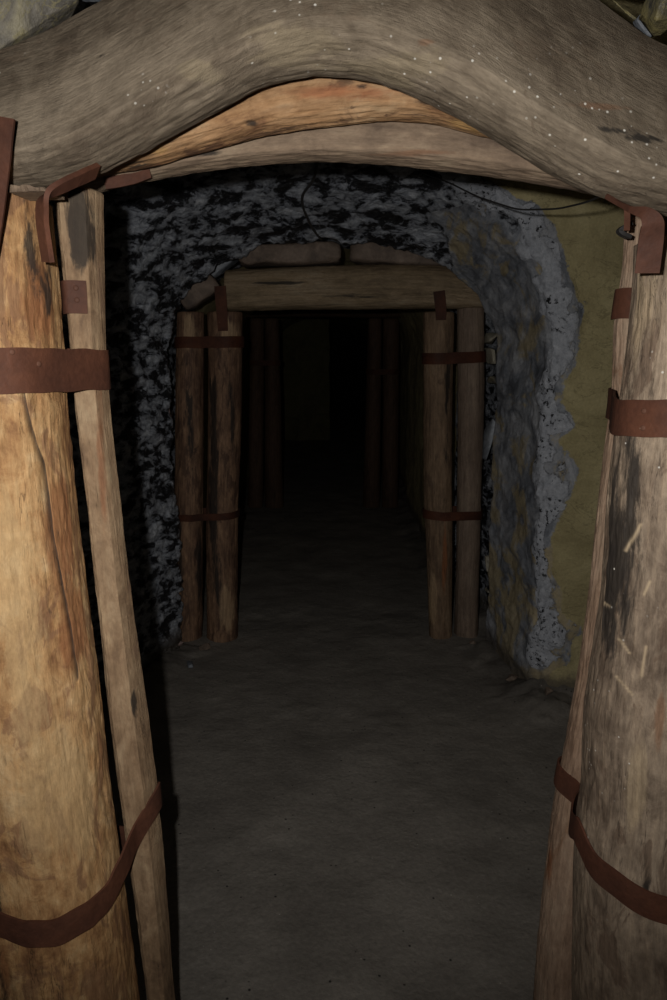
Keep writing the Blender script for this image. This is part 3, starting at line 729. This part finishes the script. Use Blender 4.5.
# sliver of wood driven in between the beam and the thick left post
def wedge(name, px0, px1, py, Y0, h, mat, label):
    a, b = at(px0, py, Y0), at(px1, py-1, Y0); n = 14; Vv, G, q = [], [], []
    for i in range(n+1):
        f = i/n; c = a+(b-a)*f; hh = h*(1-.55*f)*(1+.15*vnoise(np.array([f*7, 1., 2.]), 5)); y1 = Y0+.07
        for yy, zz in ((Y0+.003*vnoise(np.array([f*9, 3., 3.]), 4), c[2]), (y1, c[2]+.002), (y1, c[2]+hh+.002), (Y0+.004*vnoise(np.array([f*8, 8., 3.]), 4), c[2]+hh)):
            Vv.append((c[0], yy, zz)); G.append((yy, zz, c[0]))
    for i in range(n):
        for k in range(4): q.append((i*4+k, i*4+(k+1) % 4, (i+1)*4+(k+1) % 4, (i+1)*4+k))
    q.append((3, 2, 1, 0)); q.append(tuple(n*4+k for k in range(4)))
    o = link_mesh(name, Vv, q, mat, smooth=False, attrs={k: [0]*len(Vv) for k in ('dark', 'warm', 'pale', 'split', 'scratch')}, vattrs=dict(grain=G))
    bm = bmesh.new(); bm.from_mesh(o.data); bmesh.ops.recalc_face_normals(bm, faces=bm.faces); bm.to_mesh(o.data); bm.free()
    tag(o, label, 'wedge')
wedge('wooden_wedge', 9, 46, 192, 1.045, .010, W_BC, 'thin brown wooden shim squeezed between the arched beam and the thick left post')

# ================================================================== FAR TIMBER SET (inside the vault)
YF = 3.80
def fposts(edges, Yc, mat, label, seed, z1, blobs=(), ratio=1.0, flat=None):
    e0 = at(edges[-1][1], edges[-1][0], Yc)
    cx = (at(edges[-1][1], edges[-1][0], Yc)[0]+at(edges[-1][2], edges[-1][0], Yc)[0])/2
    L = post(edges, Yc, ratio, z0=fz(cx, Yc)-.012, z1=z1, seed=seed, lump=.04, flat=flat)
    ob = L.build('timber_post', mat, nseg=110, dens=.012, blobs=[bl(k, px, py, w, h, Yc-.08) for k, px, py, w, h in blobs]); tag(ob, label, 'timber post'); return L
zt = at(333, 313, YF)[2]
FA = fposts([(313, 177, 204), (400, 176, 204), (500, 175, 203), (620, 173, 202)], YF-.01, W_F1, 'dark stained post on the far left, against the rock under the vault', 51, zt, [('pale', 188, 330, 8, 20), ('dark', 190, 420, 4, 60), ('dark', 198, 560, 4, 60), ('dark', 180, 560, 3, 60)])
FB = fposts([(313, 208, 243), (400, 208, 242), (500, 207, 238), (550, 207, 237), (600, 207, 237), (637, 207, 238)], YF-.015, W_F1, 'pale-topped post with a black hollow streak, inner left post under the vault', 55, zt,
            [('dark', 214, 400, 4, 20), ('dark', 214, 440, 5, 60), ('dark', 232, 420, 3, 50), ('pale', 228, 335, 10, 15), ('dark', 212, 500, 5, 50), ('dark', 216, 580, 5, 40), ('pale', 226, 610, 8, 30)])
FC = fposts([(313, 424, 454), (400, 424, 452), (500, 424, 452), (560, 427, 452), (636, 429, 452)], YF, W_F2, 'brown post, inner right post under the vault', 59, zt, [('dark', 448, 400, 3, 90), ('warm', 445, 560, 3, 40), ('pale', 434, 600, 5, 30)])
FD = fposts([(308, 457, 484), (400, 458, 484), (500, 457, 481), (560, 456, 479), (618, 455, 478)], YF+.03, W_F3, 'smooth greyish post, outer right post under the vault', 63, zt+.03, [])
FBm = beam([(227, 311, 270), (250, 311, 269), (300, 309, 267), (370, 309, 265), (430, 309, 264), (472, 309, 270), (486, 309, 276)], YF, .09, seed=71, lump=.03, flat=[(-.95, -.3, .75)], sq=.85)
FBo = FBm.build('timber_beam', W_FB, nseg=120, dens=.012, blobs=[bl('dark', 350, 296, 60, 2, YF-.08), bl('dark', 280, 283, 40, 1.5, YF-.08)])
tag(FBo, 'straight brown beam resting on the four posts inside the rock vault', 'timber beam')
for logs, rows, w, lab in (([FA, FB], [(176, 342.5), (243, 342)], .055, 'rusty strap around the tops of the left posts under the vault'),
                           ([FA, FB], [(172, 519), (200, 517), (243, 515)], .035, 'rusty strap around the middle of the left posts under the vault'),
                           ([FC, FD], [(424, 359), (484, 357)], .055, 'rusty strap around the tops of the right posts under the vault'),
                           ([FC, FD], [(422, 516), (480, 518)], .045, 'rusty strap around the middle of the right posts under the vault')):
    o = band('iron_strap', logs, ztab(rows, YF-.08), w, hullmix=.95, off=.006, mat=M_RUSTD, n=100); tag(o, lab, 'iron strap')
for pts, lab in (([(220, 286), (221, 300), (222, 314), (223, 331)], 'rusty cleat tying the vault beam to the inner left post'),
                 ([(439, 291), (440, 300), (441, 312), (441, 320)], 'rusty cleat tying the vault beam to the inner right post')):
    o = ribbon('iron_cleat', [P_(a, b, YF-.105) for a, b in pts], [(1, 0, 0)]*4, [.055, .054, .052, .048], thick=.006, mat=M_RUSTD, n=30); tag(o, lab, 'iron cleat')

# ================================================================== THIRD TIMBER SET, deep in the dark
YT = 7.2; zt3 = at(333, 319, YT)[2]
def tpost(xl, xr, xlb, xrb, lab, seed, Yc=YT):
    L = post([(319, xl, xr), (500, xlb, xrb)], Yc, 1, z0=fz(at((xlb+xrb)/2, 500, Yc)[0], Yc)-.01, z1=zt3, seed=seed, lump=.04)
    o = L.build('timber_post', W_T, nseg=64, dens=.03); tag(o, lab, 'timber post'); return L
TA = tpost(250, 264, 248, 263, 'outer left post of the deepest timber set, barely lit', 81)
TB = tpost(265, 279, 265, 283, 'inner left post of the deepest timber set, barely lit', 83)
TC = tpost(368, 382, 363, 380, 'inner right post of the deepest timber set, barely lit', 85)
TD = tpost(383, 399, 382, 398, 'outer right post of the deepest timber set, barely lit', 87)
TBm = beam([(246, 318, 295), (300, 317, 293), (360, 318, 294), (402, 318, 296)], YT, .10, seed=91, lump=.03)
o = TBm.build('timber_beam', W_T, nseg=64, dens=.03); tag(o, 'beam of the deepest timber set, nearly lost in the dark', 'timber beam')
for logs, rows, lab in (([TA, TB], [(248, 363), (282, 363)], 'rusty strap on the left posts of the deepest timber set'),
                        ([TC, TD], [(363, 372), (399, 372)], 'rusty strap on the right posts of the deepest timber set')):
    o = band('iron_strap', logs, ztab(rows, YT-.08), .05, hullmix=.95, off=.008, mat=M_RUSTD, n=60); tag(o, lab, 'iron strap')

# ================================================================== STONES
M_S1 = stone('grey_lichen_stone', (.10, .09, .075), (.20, .18, .145), (.36, .32, .21), .5, 13, .6)
M_S2 = stone('blue_grey_stone', (0.090, 0.099, 0.112), (0.216, 0.234, 0.261), (0.360, 0.387, 0.423), .42, 8)
M_S3 = stone('brown_stone', (.10, .075, .06), (.17, .125, .095), (.24, .18, .14), .7, 8)
M_S4 = stone('pinkish_stone', (0.216, 0.153, 0.144), (0.360, 0.270, 0.252), (0.504, 0.378, 0.342), .6, 8)
M_S5 = stone('pale_stone', (0.252, 0.234, 0.180), (0.396, 0.360, 0.279), (0.540, 0.504, 0.396), .7, 8)
M_S6 = stone('dark_wet_stone', (0.036, 0.036, 0.040), (0.108, 0.099, 0.081), (0.342, 0.288, 0.126), .35, 14, .7)
def rock(c, size, mat, rot=(0, 0, 0), seed=0, sub=4, label='', group=None, npts=16, rnd=.5):
    rg = random.Random(seed); bm = bmesh.new()
    for _ in range(npts):
        v = Vector((rg.gauss(0, 1), rg.gauss(0, 1), rg.gauss(0, 1))).normalized()
        v = Vector([math.copysign(abs(q)**rnd, q) for q in v]); bm.verts.new(v*rg.uniform(.85, 1))
    bmesh.ops.convex_hull(bm, input=bm.verts)
    bmesh.ops.delete(bm, geom=[v for v in bm.verts if not v.link_faces], context='VERTS')
    bmesh.ops.triangulate(bm, faces=bm.faces)
    bmesh.ops.bevel(bm, geom=list(bm.edges)+list(bm.verts), offset=.10, segments=2, profile=.6, affect='EDGES')
    bmesh.ops.triangulate(bm, faces=bm.faces)
    bmesh.ops.subdivide_edges(bm, edges=bm.edges, cuts=3, use_grid_fill=True)
    bmesh.ops.recalc_face_normals(bm, faces=bm.faces)
    Vv = np.array([v.co[:] for v in bm.verts])
    Vv /= np.abs(Vv).max(0)
    Vv = Vv*(1+.06*fbm(Vv*2.2+seed, 3, seed)[:, None])
    Vv = Vv*np.array(size)/2
    Fs = [[v.index for v in f.verts] for f in bm.faces]; bm.free()
    o = link_mesh('stone', Vv, Fs, mat)
    o.location = tuple(float(q) for q in c); o.rotation_euler = rot
    tag(o, label, 'stone', group); return o

def slab(c, size, mat, rot=(0, 0, 0), seed=0, label='', group=None, e=.32):
    nu, nv = 64, 32; Vv, q = [], []
    for i in range(nv+1):
        ph = math.pi*i/nv-math.pi/2
        for k in range(nu):
            a = 2*math.pi*k/nu; d = np.array([math.cos(ph)*math.cos(a), math.cos(ph)*math.sin(a), math.sin(ph)])
            Vv.append(np.sign(d)*np.abs(d)**e)
    Vv = np.array(Vv); S = np.array(size)/2; Pp = Vv*S
    Pp = Pp*(1+.09*fbm(Pp*[9, 12, 16]+seed, 3, seed)[:, None]) + np.stack([fbm(Pp*20+seed, 3, seed+1), fbm(Pp*18+seed, 3, seed+2), fbm(Pp*14+seed*2, 3, seed+3)], 1)*.008
    for i in range(nv):
        for k in range(nu): q.append((i*nu+k, i*nu+(k+1) % nu, (i+1)*nu+(k+1) % nu, (i+1)*nu+k))
    o = link_mesh('stone', Pp, q, mat); bm = bmesh.new(); bm.from_mesh(o.data); bmesh.ops.remove_doubles(bm, verts=bm.verts, dist=1e-5); bmesh.ops.recalc_face_normals(bm, faces=bm.faces); bm.to_mesh(o.data); bm.free()
    o.location = tuple(float(v) for v in c); o.rotation_euler = rot; tag(o, label, 'stone', group); return o

# packed above the entrance beam
rock(P_(22, 20, 1.22)+np.array([0, .0, 0]), (.19, .14, .085), M_S1, (0.1, -.55, .1), 3, label='rounded grey-yellow stone wedged above the left end of the arched beam', group='stones packed above the arched beam')
rock(P_(-60, 46, 1.27), (.11, .12, .09), M_S2, (0, -.2, .3), 5, label='grey stone at the very left above the arched beam', group='stones packed above the arched beam')
rock(P_(112, -30, 1.26), (.13, .14, .08), M_S2, (0, -.3, .3), 9, label='blue-grey stone just showing above the arched beam, right of the rounded stone', group='stones packed above the arched beam')
rock(P_(664, 4, 1.23), (.16, .13, .10), M_S6, (.2, .45, .1), 13, label='dark stone with yellow veins above the right end of the arched beam', group='stones packed above the arched beam')
rock(P_(642, 30, 1.20), (.05, .05, .022), M_S2, (0, .75, .1), 17, label='thin bluish-grey chip pinched between the arched beam and the dark yellow-veined stone', group='stones packed above the arched beam')
rock(P_(630, -38, 1.26), (.16, .14, .07), M_S2, (0, .1, .2), 19, label='grey stone behind the top of the arched beam at upper right', group='stones packed above the arched beam')

# slabs above the far beam
g = 'slabs packed above the vault beam'
slab(P_(290, 255, YF+.02), (.49, .18, .10), M_S3, (0, -.03, 0), 23, label='long brown slab lying on the left half of the vault beam', group=g)
slab(P_(399, 255, YF+.03), (.47, .18, .10), M_S3, (0, .05, 0), 27, label='brown slab lying on the right half of the vault beam', group=g)
slab(P_(222, 261, YF+.17), (.20, .12, .09), M_S2, (0, -.65, 0), 31, label='tilted grey slab at the left end of the vault beam', group=g)
slab(P_(472, 272, YF+.05), (.20, .14, .09), M_S2, (0, .75, 0), 35, label='tilted grey slab at the right end of the vault beam', group=g)
slab(P_(198, 291, YF-.01), (.20, .14, .11), M_S3, (0, -.55, .1), 37, label='brown wedge-shaped stone above the dark stained left post', group=g)
# packing beside the far posts
g = 'stones packed between the left posts and the rock'
Lp = [(166, 372, .05, .16, M_S2, 'tall grey stone'), (168, 408, .045, .20, M_S4, 'pinkish upright stone'), (166, 450, .06, .16, M_S2, 'blue-grey stone'), (167, 490, .06, .18, M_S5, 'pale stone'), (166, 545, .06, .24, M_S2, 'long grey stone')]
for i, (px, py, w, h, m, lab) in enumerate(Lp):
    rock(P_(px, py, YF-.03), (w, .14, h), m, (0, .08*(-1)**i, .2), 40+i, label=lab+' packed beside the far left post, '+['highest', 'second from the top', 'third from the top', 'second from the bottom', 'lowest'][i], group=g, rnd=.4)
g = 'stones packed between the right posts and the rock'
Rp = [(490, 338, .05, .06, M_S5, 'small pale block'), (491, 356, .055, .10, M_S5, 'leaning pale stone'), (492, 380, .06, .09, M_S1, 'squarish grey-yellow block'), (491, 402, .05, .07, M_S2, 'dark grey stone'),
      (489, 440, .05, .22, M_S2, 'long blue-grey stone'), (488, 563, .035, .09, M_S5, 'pale upright chip'), (487, 590, .04, .06, M_S5, 'smallest pale chip')]
for i, (px, py, w, h, m, lab) in enumerate(Rp):
    rock(P_(px, py, YF+.02), (w, .13, h), m, (0, .12*(-1)**i, .1), 60+i, label=lab+' packed beside the smooth greyish right post', group=g, rnd=.38)
# rubble at the foot of the far left posts
g = 'rubble at the foot of the far left posts'
for i, (px, py, w, d, h, m, rot, lab) in enumerate([(186, 632, .16, .10, .09, M_S2, (0, -.55, .2), 'tilted grey slab leaning on the foot of the far left post'),
        (178, 652, .10, .09, .05, M_S4, (.2, .1, .5), 'pinkish flat stone lying left of the far left post foot'),
        (205, 650, .08, .07, .04, M_S3, (0, .1, .9), 'small brown stone lying between the left post feet'),
        (190, 668, .09, .07, .035, M_S2, (0, 0, .3), 'flat grey stone nearest the viewer at the left post feet')]):
    d_ = ray(px, py); y = CZ/(-d_[2])*d_[1]; y = min(y, YF-.12); x = d_[0]*(CZ/(-d_[2]))
    rock((x, y, fz(x, y)+h*.32), (w, d, h), m, rot, 80+i, label=lab, group=g, rnd=.5)
g = 'loose stones along the right wall foot'
for i, (px, py, w, lab) in enumerate([(497, 652, .05, 'small dark stone in the angle by the far right post'), (512, 684, .06, 'dark lump at the foot of the vault corner'), (548, 706, .07, 'low stone half buried below the olive wall'), (472, 648, .035, 'tiny stone in front of the smooth greyish post')]):
    d_ = ray(px, py); t_ = CZ/(-d_[2]); x, y = d_[0]*t_, d_[1]*t_
    rock((x, y, fz(x, y)+w*.12), (w, w*.8, w*.5), M_S3, (0, 0, i*.8), 95+i, label=lab, group=g)

# ================================================================== WIRES
M_W = NT('dark_wire').done((.035, .033, .032), .45, None, .5)
def tube(name, pts, r, mat, n=120, seg=8):
    pts = np.array(pts, float); d = np.r_[0, np.cumsum(np.linalg.norm(np.diff(pts, axis=0), axis=1))]; t = np.linspace(0, d[-1], n)
    C = np.stack([smooth_keys(t, d, pts[:, k], .5) for k in range(3)], 1); T = np.gradient(C, axis=0); T /= np.linalg.norm(T, axis=1, keepdims=True)
    up = np.array([0.1, .2, 1]); A_ = np.cross(T, up); A_ /= np.linalg.norm(A_, axis=1, keepdims=True)+1e-9; B_ = np.cross(T, A_)
    Vv = []; q = []
    for i in range(n):
        for k in range(seg):
            a = 2*math.pi*k/seg; Vv.append(C[i]+r*(A_[i]*math.cos(a)+B_[i]*math.sin(a)))
    for i in range(n-1):
        for k in range(seg): q.append((i*seg+k, i*seg+(k+1) % seg, (i+1)*seg+(k+1) % seg, (i+1)*seg+k))
    q.append(tuple(range(seg))[::-1]); q.append(tuple((n-1)*seg+k for k in range(seg)))
    o = link_mesh(name, Vv, q, mat); bm = bmesh.new(); bm.from_mesh(o.data); bmesh.ops.recalc_face_normals(bm, faces=bm.faces); bm.to_mesh(o.data); bm.free(); return o
o = tube('wire', [hit(414, 160, -.01), hit(420, 172, .03), P_(448, 182, 2.6), P_(478, 197, 2.35), P_(518, 210, 2.1), P_(558, 209, 1.85), P_(588, 202, 1.6), P_(606, 193, 1.44)], .0022, M_W)
tag(o, 'thin dark wire drooping from the ceiling to the right end of the beams', 'wire')
o = tube('cable', [hit(318, 158, .012), hit(316, 170, .012), hit(313, 182, .012), hit(303, 192, .012), hit(301, 200, .012), hit(305, 213, .012), hit(312, 228, .012), hit(320, 238, .012), hit(328, 243, .03)], .006, M_W)
tag(o, 'dark cable running down the black rock at the crown of the vault', 'cable')
# small black hook on the slim right post
o = ribbon('iron_hook', [P_(630, 224, 1.28), P_(622, 228, 1.275), P_(618.5, 231, 1.275), P_(622, 234, 1.275), P_(629, 237, 1.28)], [(0, -1, 0)]*5, [.014]*5, thick=.006, mat=M_W, n=40)
tag(o, 'small black hook sticking out of the slim pale right post near its top', 'hook')

# ================================================================== LIGHT : camera flash held left of the lens
ld = bpy.data.lights.new('flash', 'SPOT'); lo = bpy.data.objects.new('flash', ld); COL.objects.link(lo)
lo.location = (-.075, .02, CZ+.045); lo.rotation_euler = (math.pi/2-TH+.03, 0, -.02)
ld.energy = 72; ld.spot_size = math.radians(100); ld.spot_blend = 1.0; ld.shadow_soft_size = .010; ld.color = (1, .97, .93)
w = bpy.data.worlds.new('mine_dark'); scene.world = w; w.use_nodes = True
w.node_tree.nodes['Background'].inputs[0].default_value = (.02, .018, .016, 1); w.node_tree.nodes['Background'].inputs[1].default_value = .02
vs = scene.view_settings; vs.view_transform = 'Standard'; vs.look = 'None'; vs.exposure = 0; vs.gamma = 1; vs.use_curve_mapping = False
